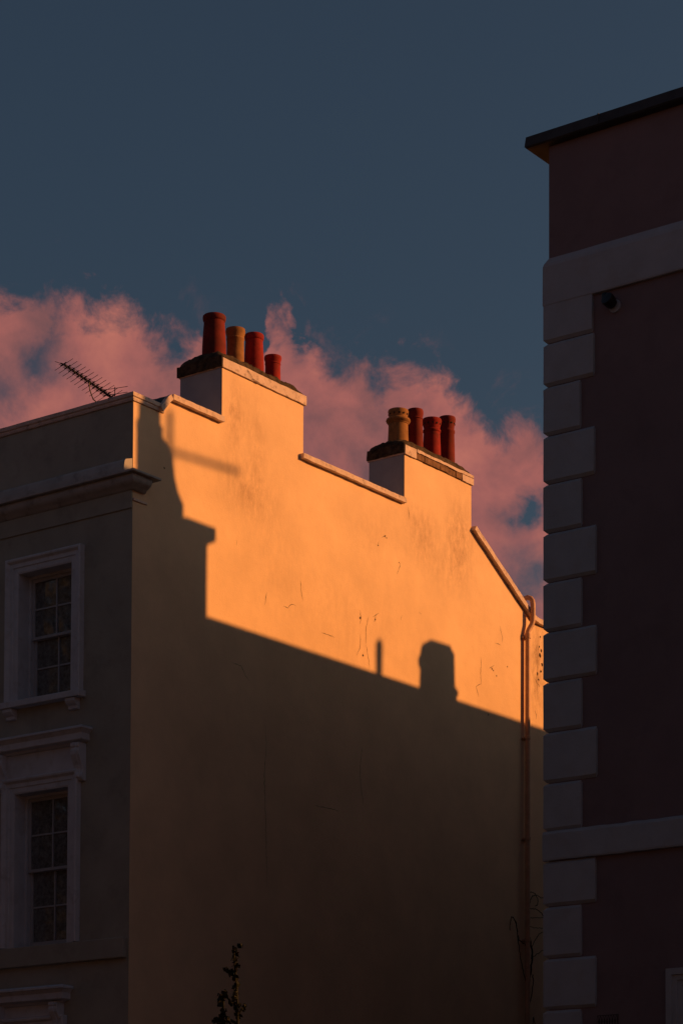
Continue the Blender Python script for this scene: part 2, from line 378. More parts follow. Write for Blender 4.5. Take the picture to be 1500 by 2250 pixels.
# front parapet coping, in two tiers, returned on the gable
def ring(prof, xe, q=1.):
    return MB().sweep([[(-p, 11, z), (-p, -p*q, z), (xe, -p*q, z)] for p, z in prof])
fc = MB().sweep([[(-p, 11, z), (-p, -abs(p)*.9 if p > 0 else .3, z), (xe, -abs(p)*.9 if p > 0 else .3, z)] for p, z, xe in
     ((-.3, 12.792, .6), (.022, 12.792, .60), (.03, 12.815, .60), (.03, 12.838, .60), (.048, 12.846, .60), (.052, 12.895, .60), (.03, 12.905, .60), (-.3, 12.91, .6))])
A(fc, 'parapet_coping', 'coping', bevel=.004, cut=.25, rough=.003)
def coping(x0, x1, z0, z1, name='coping', proud=.07, back=.42, j=.006, m='coping'):
    return A(MB().box(x0, x1, -proud, back, z0, z1), name, m, cut=.09, rough=j, bevel=.004)
coping(.73, 1.80, 13.005, 13.083)
coping(3.575, 6.125, 12.99, 13.066)
def slanted(pts, th, name, j=.005, y0=-.07, y1=.42, m='coping'):
    lo = pts; hi = [(x+nx*th, z+nz*th) for (x, z), (nx, nz) in zip(pts, normals(pts))]
    mb = MB()
    for k in range(len(lo)-1):
        mb.prism([lo[k], lo[k+1], hi[k+1], hi[k]], y0, y1)
    return A(mb, name, m, cut=.09, rough=j, bevel=.004)
def normals(pts):
    out = []
    for i in range(len(pts)):
        a = pts[max(i-1, 0)]; b = pts[min(i+1, len(pts)-1)]
        dx, dz = b[0]-a[0], b[1]-a[1]; l = math.hypot(dx, dz); out.append((-dz/l, dx/l))
    return out
slanted([(.53, 12.79), (.68, 12.965), (.73, 13.003)], .078, 'ramped_coping', .004, -.07, -.005)
slanted([(.535, 12.79), (.68, 12.965), (.73, 13.003)], .074, 'ramp_shade_face', .003, -.0045, .42, 'lead')  # dark lead colour stands in for shade on the ramp's coping
slanted([(7.988, 13.045), (9.43, 12.172), (9.74, 11.992), (9.9, 11.956), (XW, 11.953)], .085, 'raking_coping', .005)

# cornice of the street front and its short return on the gable
def cornice(prof, xe, name, m, **k):
    ps = [[(-p, 11, z), (-p, -p*.95, z), (xe, -p*.95, z)] for p, z in prof]
    ps = [[(.01, 11, prof[0][1]), (.01, .01, prof[0][1]), (xe, .01, prof[0][1])]] + ps + [[(.01, 11, prof[-1][1]), (.01, .01, prof[-1][1]), (xe, .01, prof[-1][1])]]
    return A(MB().sweep(ps), name, m, **k)
cornice([(.215, 11.772), (.22, 11.778), (.22, 11.80), (.195, 11.812)], .335, 'cornice_slab', 'weathered', cut=.3, rough=.002)
cornice([(.03, 11.60), (.04, 11.605), (.055, 11.63), (.09, 11.652), (.135, 11.68), (.155, 11.715), (.16, 11.745), (.15, 11.768)], .22, 'cornice_moulding', 'weathered', smooth=True)
A(MB().prism([(.01, 11.815), (-.165, 11.815), (-.165, 11.88), (-.15, 11.955), (-.13, 11.985), (.01, 12.03)], .004, 11), 'blocking_course', 'weathered', cut=.3, rough=.003)
A(MB().box(-.022, .01, .004, 11, 11.366, 11.60), 'frieze_board', 'stucco', bevel=.004)
A(MB().box(.004, .275, -.02, .01, 11.468, 11.50), 'frieze_return', 'coping', bevel=.003)
A(MB().box(-.075, .01, .035, 11, 5.443, 5.71), 'string_course', 'stucco', bevel=.012)

def window_set(dy):
    def s(h): return (h[0]+dy, h[1]+dy, h[2], h[3])
    y0, y1, z0, z1 = s(W1)
    w = sash_window(A, HA, y0, y1, z0+.02, z1, .2)
    A(architrave(y0, y1, z0, z1, ARCH), 'architrave', 'trim', w)
    A(MB().box(-.14, .2, y0-.245, y1+.245, 8.972, 9.058), 'sill', 'trim', w, bevel=.008)
    for yb in (y0-.14, y1+.02):
        A(MB().prism([(.005, 8.968), (-.115, 8.968), (-.115, 8.925), (-.09, 8.895), (-.05, 8.87), (-.045, 8.83), (.005, 8.82)], yb, yb+.17), 'sill_bracket', 'trim', w, bevel=.006)
    y0, y1, z0, z1 = s(W2)
    w = sash_window(A, HA, y0, y1, z0+.004, z1, .2)
    A(architrave(y0, y1, z0-.005, z1, ARCH), 'architrave', 'trim', w)
    hd = [(.02, 8.33), (.06, 8.335), (.085, 8.36), (.15, 8.375), (.16, 8.385), (.16, 8.465), (.17, 8.475), (.2, 8.51), (.215, 8.515), (.215, 8.54), (.19, 8.555), (.02, 8.59)]
    A(hood(y0-.19, y1+.19, hd), 'hood', 'trim', w)
    A(MB().box(-.035, .01, y0-.19, y1+.19, 8.012, 8.33), 'hood_frieze', 'trim', w)
    def console(yc, zt, w, sc=1.):
        mb = MB(); h = .50*sc
        prof = [(.02, 0), (.15, 0), (.155, -.05), (.14, -.07), (.15, -.11), (.145, -.16), (.115, -.22), (.08, -.29), (.065, -.35), (.07, -.39), (.085, -.42), (.085, -.455), (.06, -.49), (.02, -.50)]
        mb.prism([(-p, zt+z*sc) for p, z in prof] + [(.005, zt-.5*sc), (.005, zt)], yc-.075, yc+.075)
        mb.prism([(-p-.012, zt+z*sc) for p, z in prof[1:12]] + [(-.03, zt-.455*sc), (-.03, zt)], yc-.03, yc+.03)
        A(mb, 'console_bracket', 'trim', w, bevel=.008)
    for yc in (y0-.215, y1+.215): console(yc, 8.345, w)
    y0, y1, z0, z1 = s(W3)
    w = sash_window(A, HA, y0, y1, z0+.004, z1, .2)
    A(architrave(y0, y1, z0, z1, ARCH), 'architrave', 'trim', w)
    hd3 = [(p, z-3.42) for p, z in hd]
    A(hood(y0-.10, y1+.10, hd3), 'hood', 'trim', w)
    A(MB().box(-.035, .01, y0-.1, y1+.1, 4.76, 4.91), 'hood_frieze', 'trim', w)
    for yc in (y0-.07, y1+.07): console(yc, 4.925, w, .8)
for dy in (0, 2.75, 5.5): window_set(dy)

# chimney stacks
def mound(x0, x1, y0, y1, zb, h, nx=46, ny=22, seed=0):
    mb = MB()
    for i in range(nx+1):
        for j in range(ny+1):
            a, b = -1+2*i/nx, -1+2*j/ny
            x, y = (x0+x1)/2+a*(x1-x0)/2, (y0+y1)/2+b*(y1-y0)/2
            t = (1-abs(a)**7)*(1-abs(b)**(1.7 if b < 0 else 5))
            q = Vector((x*6, y*6, seed)); n = noise.noise(q)*.035+noise.noise(q*3.1)*.018+noise.noise(q*7)*.008
            edge = min(1, 6*min(1-abs(a), 1-abs(b))+.15)
            mb.v.append((x+(noise.noise(q*2+Vector((5, 5, 5)))*.01), y, zb+h*max(t, 0)**.5+n*edge))
    for i in range(nx):
        for j in range(ny):
            k = i*(ny+1)+j; mb.f.append((k, k+ny+1, k+ny+2, k+1))
    # skirt
    for i in range(nx):
        for j in (0, ny):
            k = i*(ny+1)+j; k2 = k+ny+1; n = len(mb.v); mb.v += [(*mb.v[k][:2], zb-.03), (*mb.v[k2][:2], zb-.03)]; mb.f.append((k, k2, n+1, n))
    for j in range(ny):
        for i in (0, nx):
            k = i*(ny+1)+j; n = len(mb.v); mb.v += [(*mb.v[k][:2], zb-.03), (*mb.v[k+1][:2], zb-.03)]; mb.f.append((k, k+1, n+1, n))
    return mb
def pot(under, x, y, zb, zt, r, style, m):
    h = zt-zb; rb = r
    if style == 'plain':      # tapering pot with rolled lip
        pr = [(r*1.06, 0), (r*1.04, h*.3), (r*.98, h*.6), (r*.92, h*.80), (r*.91, h*.86), (r*.97, h*.875), (r*1.0, h*.90), (r*1.02, h*.95), (r*1.0, h*.985), (r*.94, h)]
    elif style == 'banded':
        pr = [(r*1.0, 0), (r*.97, h*.4), (r*.95, h*.72), (r*1.0, h*.735), (r*1.0, h*.765), (r*.96, h*.78), (r*1.0, h*.84), (r*1.08, h*.90), (r*1.1, h*.95), (r*1.06, h)]
    elif style == 'roll':     # heavy roll below a pierced crown
        pr = [(r*1.0, 0), (r*.95, h*.35), (r*.92, h*.60), (r*.98, h*.61), (r*.98, h*.63), (r*1.10, h*.66), (r*1.17, h*.70), (r*1.12, h*.745), (r*.95, h*.765), (r*.87, h*.79), (r*.92, h*.88), (r*.98, h*.96), (r*.93, h)]
    elif style == 'collar':
        pr = [(r*1.05, 0), (r*1.0, h*.4), (r*.93, h*.74), (r*.93, h*.77), (r*1.0, h*.785), (r*1.0, h*.80), (r*.94, h*.815), (r*1.02, h*.88), (r*1.06, h*.93), (r*1.02, h*.98), (r*.96, h)]
    else:                     # crown: flaring pierced top
        pr = [(r*1.05, 0), (r*1.0, h*.4), (r*.94, h*.68), (r*1.02, h*.70), (r*1.02, h*.74), (r*.92, h*.76), (r*.95, h*.82), (r*1.08, h*.92), (r*1.12, h*.96), (r*1.06, h)]
    mb = MB().lathe(pr, (x, y, zb), 36, cap=False)
    ri = pr[-1][0]-.022
    mb.lathe([(pr[-1][0], h), (ri, h-.004), (ri, h*.55)], (x, y, zb), 36, cap=False)
    o = A(mb, 'chimney_pot', m, under, smooth=True)
    return o
def pot_extras(o, x, y, zb, zt, r, style):
    h = zt-zb
    if style in ('crown', 'roll'):
        mb = MB(); zz = zb+h*(.87 if style == 'crown' else .87); rr = r*(1.01 if style == 'crown' else .92)
        for k in range(12):
            a = 2*math.pi*k/12+.2; c = Vector((x+rr*math.cos(a), y+rr*math.sin(a), zz)); d = Vector((math.cos(a), math.sin(a), 0))
            mb.tube([c-d*.02, c+d*.006], .014, 8)
        A(mb, 'vent_holes', 'soot', o)

# stack nearer the street
S1 = A(MB().box(1.818, 3.645, 0, .75, 12.6, 13.785), 'chimney_stack', 'cream')
A(MB().box(1.808, 1.8165, .012, .748, 13.0, 13.785), 'shade_toned_face', 'cheek', S1)  # thin plate carrying the shade tone of the stack's street side
A(MB().box(1.800, 3.69, -.028, .775, 13.79, 13.925), 'cap', 'coping', S1, cut=.09, rough=.006, bevel=.005)
A(mound(1.785, 3.68, -.02, .79, 13.925, .20, seed=3), 'flaunching', 'moss', S1, smooth=True)
A(MB().box(1.778, 1.799, -.024, .79, 13.80, 13.95), 'mossy_edge', 'moss', S1, cut=.06, rough=.01)
for x, zt, r, st, m in ((2.085, 14.68, .16, 'plain', 'red_dark'), (2.55, 14.635, .127, 'banded', 'buff'), (2.97, 14.69, .137, 'plain', 'red'), (3.40, 14.505, .115, 'banded', 'red')):
    o = pot(S1, x, .37, 14.06, zt, r, st, m)
# stack towards the garden, its cap partly fallen away to the bricks
S2 = A(MB().box(6.158, 7.985, 0, .66, 12.6, 13.76), 'chimney_stack', 'cream')
A(MB().box(6.148, 6.1565, .012, .658, 13.0, 13.76), 'shade_toned_face', 'cheek', S2)  # same shade-coloured plate on the second stack
A(MB().box(6.17, 7.98, -.004, .66, 13.762, 13.92), 'cap_core', 'brick', S2)
A(MB().box(6.142, 6.44, -.028, .68, 13.764, 13.905), 'render_patch', 'coping', S2, cut=.07, rough=.008)
A(MB().box(7.70, 8.015, -.028, .68, 13.764, 13.862), 'render_patch', 'coping', S2, cut=.07, rough=.008)
A(MB().box(6.445, 8.0, -.036, .02, 13.868, 13.912), 'cap_ledge', 'coping', S2, cut=.06, rough=.010)
bx = 6.447
while bx < 7.62:
    w = min(.215, 7.69-bx); dz = random.uniform(-.004, .004); dyb = random.uniform(-.008, .006)
    A(MB().box(bx, bx+w-.012, -.022+dyb, .05, 13.768+dz, 13.858+dz), 'brick', 'brick', S2, cut=.06, rough=.004)
    bx += w
A(mound(6.135, 8.005, -.02, .69, 13.912, .20, seed=11), 'flaunching', 'moss', S2, smooth=True)
A(MB().box(6.126, 6.1475, -.02, .69, 13.785, 13.93), 'mossy_edge', 'moss', S2, cut=.06, rough=.01)
for x, zt, r, st, m in ((6.475, 14.60, .163, 'roll', 'buff'), (6.93, 14.74, .122, 'collar', 'red_dark'), (7.385, 14.72, .138, 'crown', 'red'), (7.81, 14.87, .122, 'crown', 'red_dark')):
    o = pot(S2, x, .345, 14.04, zt, r, st, m); pot_extras(o, x, .345, 14.04, zt, r, st)

# vent pipe that climbs the gable and hooks over the raking coping
def arc(c, r, a0, a1, n, ux, uz):
    return [Vector(c)+Vector(ux)*(r*math.cos(a0+(a1-a0)*i/n))+Vector(uz)*(r*math.sin(a0+(a1-a0)*i/n)) for i in range(n+1)]
px = 9.545
pts = [(px, -.066, .1), (px, -.066, 6), (px, -.066, 11.66), (px, -.066, 11.72), (px+.02, -.07, 11.77), (px+.07, -.095, 11.86), (px+.09, -.105, 11.92), (px+.092, -.108, 12.02), (px+.092, -.108, 12.20), (px+.09, -.10, 12.265), (px+.082, -.07, 12.31), (px+.07, -.02, 12.33), (px+.06, .04, 12.315), (px+.055, .08, 12.27), (px+.055, .09, 12.1)]
pipe = A(MB().tube(pts, .042, 14), 'vent_pipe', 'pipe', smooth=True)
for z in (11.655, 10.0, 8.35, 6.7, 5.0, 3.0):
    A(MB().lathe([(.044, 0), (.052, .005), (.054, .03), (.052, .05), (.044, .055)], (px, -.066, z-.03), 16), 'pipe_collar', 'pipe', pipe, smooth=True)
    A(MB().box(px-.085, px+.085, -.04, -.001, z-.025, z+.0), 'pipe_bracket', 'pipe', pipe, bevel=.003)
A(MB().lathe([(.044, 0), (.052, .005), (.054, .05), (.052, .08), (.044, .085)], (px, -.066, 11.63), 16), 'pipe_collar', 'pipe', pipe, smooth=True)

# hairline cracks and blisters in the render of the gable
def crack(pts, w=.008):
    path = []
    for (x0, z0), (x1, z1) in zip(pts, pts[1:]):
        n = max(2, int(math.hypot(x1-x0, z1-z0)/.035))
        for i in range(n):
            t = i/n; path.append((x0+(x1-x0)*t+random.uniform(-.009, .009), z0+(z1-z0)*t+random.uniform(-.006, .006)))
    path.append(pts[-1]); mb = MB(); N = len(path)
    for i in range(N-1):
        def off(j):
            a = path[max(j-1, 0)]; b = path[min(j+1, N-1)]; dx, dz = b[0]-a[0], b[1]-a[1]; l = math.hypot(dx, dz) or 1
            ww = w*(.25+random.Random(j).random())*(1-abs(2*j/(N-1)-1)**3)*.5+.0008
            return -dz/l*ww, dx/l*ww
        o0, o1 = off(i), off(i+1)
        mb.quad((path[i][0]-o0[0], -.0016, path[i][1]-o0[1]), (path[i+1][0]-o1[0], -.0016, path[i+1][1]-o1[1]), (path[i+1][0]+o1[0], -.0016, path[i+1][1]+o1[1]), (path[i][0]+o0[0], -.0016, path[i][1]+o0[1]))
    return A(mb, 'crack', 'crack', gw)
CR = []
def P(*a): CR.append(a)
P((3.59, 11.25), (3.61, 11.1), (3.65, 10.94))
P((3.2, 10.77), (3.31, 10.77), (3.39, 10.84), (3.49, 10.84))
P((2.83, 10.89), (2.78, 10.69))
P((4.1, 10.58), (4.42, 10.58))
P((5.03, 11.12), (5.06, 10.98), (5.03, 10.91))
P((5.24, 11.06), (5.19, 10.89), (5.18, 10.64))
P((5.35, 11.09), (5.43, 11.12), (5.51, 11.18))
P((5.43, 11.12), (5.39, 11.01))
P((5.05, 10.75), (5.03, 10.54), (4.95, 10.42))
P((5.18, 10.64), (5.24, 10.48), (5.28, 10.29))
P((6.1, 11.27), (6.07, 11.18))
P((8.81, 11.69), (8.89, 11.53), (8.89, 11.44))
P((8.69, 11.39), (8.85, 11.38))
P((8.28, 11.07), (8.26, 10.81), (8.28, 10.63))
P((8.28, 10.65), (8.13, 10.58), (8.18, 10.5), (8.21, 10.42))
P((8.49, 10.94), (8.65, 11.02))
P((2.07, 9.74), (2.27, 9.72), (2.37, 9.61), (2.45, 9.56))
P((2.81, 9.02), (2.84, 8.64), (2.79, 8.31), (2.83, 7.67), (2.87, 6.72))
P((5.1, 9.1), (5.04, 8.68), (5.13, 8.22))
P((3.94, 8.04), (4.27, 8.05), (4.54, 8.05))
P((5.57, 12.34), (5.69, 12.39))
P((5.46, 12.18), (5.5, 12.26))
P((6.07, 12.08), (5.97, 11.87))
P((2.15, 11.46), (2.15, 11.39))
P((9.88, 10.53), (9.92, 10.38))
P((9.84, 11.05), (10.02, 10.93))
P((6.55, 11.42), (6.61, 11.4))
P((6.26, 12.97), (6.29, 12.8))
for c in CR: crack(c, .0065)
def fleck(x, z, r):
    mb = MB(); n = 7; mb.v = [(x+r*random.uniform(.5, 1.2)*math.cos(2*math.pi*i/n), -.0018, z+r*random.uniform(.5, 1.2)*math.sin(2*math.pi*i/n)) for i in range(n)]; mb.f = [tuple(range(n))]
    return A(mb, 'blister', 'crack', gw)
for x, z, r in ((.626, 12.065, .018), (8.48, 10.19, .016), (9.04, 11.075, .016), (5.654, 12.377, .02), (5.70, 12.36, .012), (5.48, 12.196, .016), (5.11, 10.456, .02), (5.04, 11.0, .022), (5.42, 11.06, .018), (6.02, 12.06, .012), (8.586, 10.947, .02), (8.63, 10.93, .016), (8.72, 10.863, .016), (10.03, 11.77, .02), (10.06, 11.545, .035), (10.09, 11.32, .04), (9.95, 11.14, .03), (10.02, 11.46, .04), (10.0, 11.6, .025), (9.98, 11.05, .022), (10.05, 11.2, .03)):
    fleck(x, z, r)
mbk = MB()
for a, b in zip([(2.33, 13.90), (2.39, 13.86), (2.44, 13.81), (2.52, 13.80)], [(2.39, 13.86), (2.44, 13.81), (2.52, 13.80), (2.60, 13.792)]):
    mbk.quad((a[0], -.0375, a[1]-.006), (b[0], -.0375, b[1]-.005), (b[0], -.0375, b[1]+.003), (a[0], -.0375, a[1]+.005))
A(mbk, 'crack', 'crack', S1)

# ------------------------------------------------------------------ the dark house across the gap
HB = thing('quoined_house', 'dusky pink house with pale corner quoins, in deep shade', 'house', (0, -6.39, 0))
B = Kit(HB)
YB = -6.393
WB = (-9.30, -8.17, 2.5, 4.515)
B(wall_yz(MB(), 0, -30, YB, 0, 14.42, [WB] + [(WB[0]-d, WB[1]-d, a, b) for d in (3.2, 6.4, 9.6) for a, b in ((2.5, 4.515), (6.9, 9.0), (10., 11.6))], .3), 'facade_wall', 'pink')
SX, SZ = 5.364, 2.792          # how far the low sun carries this gable's outline over the gap
prof = [(.004, 0), (1.525+SX, 0), (1.525+SX, 11.307+SZ), (1.03+SX, 11.307+SZ), (1.03+SX, 11.46+SZ), (.2+SX, 14.42), (.004, 14.42)]
kneel = [(x+SX, z+SZ) for x, z in ((1.03, 11.31), (1.03, 11.667), (.917, 11.82), (.85, 11.99), (.80, 12.285), (.593, 12.475), (.593, 12.487), (.17, 12.487), (.17, 11.4))]
B(MB().prism(prof, YB-.36, YB), 'gable_wall', 'stock')
B(MB().prism(kneel, YB-.125, YB-.003), 'kneeler', 'pink')
B(MB().box(.305, 6.88, -29.9, YB-.365, 0, 14.05), 'house_core', 'pink')
B(MB().box(1.03+SX, 1.67+SX, YB-.40, YB+.05, 11.309+SZ, 11.50+SZ), 'gable_coping', 'quoin', bevel=.01)
B(MB().sweep([[(x0, -30, z), (x0, y1, z), (SX+.1, y1, z)] for x0, y1, z in ((.05, YB-.05, 14.418), (-.10, YB+.245, 14.424), (-.12, YB+.26, 14.44), (-.11, YB+.245, 14.555), (-.08, YB+.22, 14.575), (.0, YB-.1, 14.60), (.3, YB-.4, 14.6))]), 'roof_edge', 'lead', cut=.5, rough=.004)
for y in (-7.12, -9.0, -11.): B(MB().box(-.126, -.09, y-.008, y+.008, 14.437, 14.558), 'lead_joint', 'lead')
B(MB().box(.31, 6.3, -29.9, YB-.37, 14.06, 14.4), 'roof', 'slate')
st = B(MB().box(.17+SX, .593+SX, YB-.13, YB-.002, 12.489+SZ, 12.62+SZ), 'chimney_stack', 'pink')
for x in (SX+.235, SX+.38, SX+.525):
    B(MB().lathe([(.06, 0), (.055, .3), (.065, .32), (.065, .36)], (x, YB-.066, 12.612+SZ), 16), 'chimney_pot', 'red', st, smooth=True)
# band under the attic, corner block and quoins
BAND = [(.01, 12.53), (-.042, 12.53), (-.048, 12.545), (-.047, 12.99), (-.036, 13.03), (.01, 13.12)]
B(MB().sweep([[(x, -30, z), (x, YB-x*1.2, z), (.5, YB-x*1.2, z)] for x, z in BAND]), 'band', 'quoin', cut=.4, rough=.003)
def quoin(z0, z1, yr, xr, name='quoin', ch=.032, j=.003):
    """corner block with chamfered edges that wraps both faces"""
    x0, y1, g = -.042, YB+.05, .006
    def loop(ins, z): return [(x0+ins, y1-ins, z), (xr-ins*.3, y1-ins, z), (xr-ins*.3, YB-.02, z), (.02, YB-.02, z), (.02, yr+ins*.4, z), (x0+ins, yr+ins*.4, z)]
    ls = [loop(ch, z0+g), loop(0, z0+ch+g), loop(0, z1-ch-g), loop(ch, z1-g)]
    mb = MB()
    for l in ls: mb.v += l
    n = 6
    for a in range(3):
        for k in range(n): mb.f.append((a*n+k, a*n+(k+1) % n, (a+1)*n+(k+1) % n, (a+1)*n+k))
    mb.f.append(tuple(reversed(range(n)))); mb.f.append(tuple(3*n+k for k in range(n)))
    return B(mb, name, 'quoin', cut=.14, rough=j, smooth=True)
def zq(z): return z-.042*(z-1.6)/23.2
q = quoin(zq(12.113), 13.0, -6.988, .45)
zs = [12.113, 11.606, 11.03, 10.466, 9.892, 9.319, 8.743, 8.162, 7.582, 6.993, 6.437]
yr = [-6.993, -6.815, -7.0, -6.83, -7.018, -6.83, -7.02, -6.83, -7.025, -6.825]
for i in range(10): quoin(zq(zs[i+1]), zq(zs[i]), yr[i]-.012, .5 if i % 2 == 0 else .3)
B(MB().prism([(.01, 6.09), (-.055, 6.09), (-.06, 6.11), (-.06, 6.39), (-.045, 6.42), (.01, 6.44)], -30, YB+.055), 'string_course', 'quoin', cut=.16, rough=.008)
zs2 = [6.09, 5.573, 4.978, 4.389, 3.80, 3.21, 2.62, 2.03, 1.44, .85, .2]
for i in range(10): quoin(zq(zs2[i+1]), zq(zs2[i]) if i else 6.085, (-7.011 if i % 2 == 0 else -6.822)-.012, .5 if i % 2 == 0 else .3)
B(MB().box(-.02, .01, -30, YB+.02, 0, .2), 'plinth', 'quoin')
w = sash_window(B, HB, WB[0], WB[1], WB[2]+.02, WB[3], .18)
B(architrave(WB[0], WB[1], WB[2], WB[3], [(0, -.05), (0, .02), (.045, .02), (.05, .035), (.10, .035), (.105, .05), (.16, .05), (.165, .07), (.235, .07), (.235, -.01)]), 'architrave', 'quoin', w)
B(MB().box(-.12, .18, WB[0]-.25, WB[1]+.25, WB[2]-.09, WB[2]-.002), 'sill', 'quoin', w, bevel=.008)
# cast-iron air brick
ab = B(MB().box(-.012, -.001, -7.30, -7.035, 4.14, 4.29), 'air_brick', 'rust')
for i in range(8):
    for s in (-1, 1):
        y = -7.285+i*.034
        B(MB().quad((-.018, y-s*.012, 4.15), (-.018, y-s*.012+.008, 4.15), (-.018, y+s*.012+.008, 4.28), (-.018, y+s*.012, 4.28)).quad((-.018, y-s*.012, 4.15), (-.012, y-s*.012, 4.15), (-.012, y+s*.012, 4.28), (-.018, y+s*.012, 4.28)), 'lattice_bar', 'pink', ab)
# lower rear wing whose parapet and stack throw the shadow on the gable
B(MB().box(1.53+SX, 19.5, -14, YB-.001, 0, 10.21+SZ), 'rear_wing', 'stock')
B(MB().box(1.53+SX, 19.5, -6.8, YB+.03, 10.212+SZ, 10.25+SZ), 'wing_coping', 'quoin', bevel=.006)
sp = [(6.79, 10.1), (6.83, 10.67), (6.78, 10.74), (6.78, 10.84), (6.83, 10.90), (6.85, 11.0), (6.88, 11.073), (7.422, 11.087), (7.45, 11.03), (7.53, 10.98), (7.55, 10.46), (7.63, 10.42), (7.65, 10.36), (7.60, 10.30), (7.59, 10.1)]
B(MB().prism([(x+SX, z+SZ) for x, z in sp], YB-.30, YB-.004), 'wing_chimney', 'stock', bevel=.01)
B(MB().lathe([(.04, 0), (.045, .9), (.06, 1.1), (.068, 1.3), (.068, 1.55), (.06, 1.62), (.03, 1.66)], (13.07, -9., 13.05), 16), 'flue_pipe', 'metal', smooth=True)

# ------------------------------------------------------------------ security lamp
LX = Vector((-.0, -7.262, 12.345))
lamp = thing('security_lamp', 'small black security lamp under the pale band of the dark house', 'lamp', LX); K = Kit(lamp)
ax = Vector((-.93, .12, .34)).normalized()
def rod(mb, a, b, r0, r1=None, n=20): return mb.tube([a, b], [r0, r1 if r1 else r0], n)
K(rod(MB(), LX+Vector((.0, -.01, -.015)), LX+Vector((-.022, -.01, -.015)), .075), 'base_plate', 'quoin', smooth=True)
K(rod(MB(), LX+Vector((-.02, 0, 0)), LX+Vector((-.05, 0, .01)), .03), 'arm', 'black', smooth=True)
c = LX+Vector((-.07, .01, .015))
K(MB().tube([c-ax*.05, c-ax*.04, c, c+ax*.06, c+ax*.085, c+ax*.09], [.03, .058, .072, .076, .07, .05], 24), 'lamp_head', 'black', smooth=True)
c2 = c+Vector((-.02, .055, .075))
K(MB().tube([c2-ax*.05, c2-ax*.045, c2+ax*.03, c2+ax*.045], [.02, .036, .04, .02], 18), 'sensor', 'black', smooth=True)

# ------------------------------------------------------------------ television aerials
def aerial(base, tip, zroof, name, label, n=13, el=.15, rb=.009, rr=.0035, arm=True, xang=24, spread=1.):
    base, tip = Vector(base), Vector(tip); d = (tip-base).normalized(); s = d.cross(Vector((0, 0, 1))).normalized(); u = s.cross(d)
    t = thing(name, label, 'aerial', (base.x, base.y, zroof)); K = Kit(t)
    bm = K(rod(MB(), base-d*.12, tip+d*.02, rb, n=10), 'boom', 'metal')
    Ln = (tip-base).length
    for i in range(n):
        p = base+d*(Ln*i/(n-1)); L = el*(1.25-.25*i/(n-1))*spread
        mb = MB()
        for sg in (-1, 1):
            a = R(xang)*sg; v = s*math.cos(a)+u*math.sin(a)
            rod(mb, p-v*L, p+v*L, rr, n=6)
            rod(mb, p-v*L*.32+d*.012, p+v*L*.32+d*.012, rr*2.6, n=6)
        K(mb, 'director', 'metal', bm)
    if arm:
        m0 = base+d*(Ln*.48); foot = Vector((base.x, base.y, zroof))
        pts = [m0, m0-Vector((0, 0, .10))-d*.02, m0-Vector((0, 0, .20))-d*.12, base-Vector((0, 0, .22))+d*.18, base-Vector((0, 0, .28))+d*.03]
        K(MB().tube(pts, .008, 8), 'support_arm', 'metal', smooth=True)
        K(rod(MB(), foot, base-Vector((0, 0, .05))+d*.02, .018, n=12), 'mast', 'metal')
        g = base-d*.10
        mb = MB()
        for k in (-.16, -.08, .08, .16): rod(mb, g+u*k-s*.2, g+u*k+s*.2, .004, n=6)
        rod(mb, g-u*.18, g+u*.18, .006, n=6); K(mb, 'reflector', 'metal')
        e0 = base+Vector((.05, -.05, -.12)); sd = Vector((.2, -.98, 0)).normalized()
        K(rod(MB(), e0-sd*.2, e0+sd*.78, .008, n=8), 'cross_arm', 'metal'); K(rod(MB(), e0+sd*.42-Vector((0, 0, .02)), e0+sd*.42+Vector((0, 0, .03)), .014, n=8), 'clamp', 'metal')
    else:
        K(rod(MB(), (base.x, base.y, zroof), (base.x, base.y, base.z+.55), .045, n=12), 'mast', 'metal')
    return t
aerial((1.052, 1.349, 13.434), (-.232, 1.032, 13.434), 12.9, 'television_aerial', 'spiky black television aerial behind the parapet of the lit house')
B(MB().box(11.4, 11.9, -13.3, -12.7, 12.9, 15.4), 'rear_chimney', 'stock')
tb = aerial((11.64, -13., 18.), (13.09, -13.03, 18.12), 15.4, 'television_aerial', 'television aerial on tall mast above the dark house roof', n=9, el=.10, rb=.032, rr=.006, arm=False)

# ------------------------------------------------------------------ climber by the pipe, tall weed
V = thing('climbing_plant', 'leafless climber twining up the vent pipe of the lit house', 'climber', (9.6, -.06, 0)); K = Kit(V)
def wob(pts, n=6, j=.012):
    out = []
    P4 = [Vector(p) for p in pts]
    for i in range(len(P4)-1):
        p0, p1, p2, p3 = P4[max(i-1, 0)], P4[i], P4[i+1], P4[min(i+2, len(P4)-1)]
        for k in range(n):
            t = k/n; out.append(.5*((2*p1)+(p2-p0)*t+(2*p0-5*p1+4*p2-p3)*t*t+(3*p1-p0-3*p2+p3)*t*t*t)+Vector((random.uniform(-j, j), 0, random.uniform(-j, j))))
    out.append(P4[-1]); return out
def vine(pts, r): K(MB().tube(wob([(x, -.055, z) for x, z in pts]), r, 6), 'stem', 'twig', smooth=True)
vine([(9.62, .1), (9.55, 2), (9.63, 3.8), (9.58, 5.3), (9.60, 5.9), (9.66, 6.2), (9.70, 6.45), (9.68, 6.6), (9.60, 6.85), (9.57, 7.1), (9.60, 7.3)], .014)
vine([(9.60, 5.9), (9.45, 6.15), (9.35, 6.4), (9.28, 6.68), (9.2, 6.95), (9.1, 7.02), (9.05, 6.93), (9.04, 6.8)], .007)
vine([(9.52, 6.62), (9.38, 6.64), (9.28, 6.72), (9.24, 6.9), (9.16, 7.0)], .007)
vine([(9.58, 7.1), (9.65, 7.35), (9.76, 7.45), (9.86, 7.42), (9.87, 7.32), (9.80, 7.28)], .007)
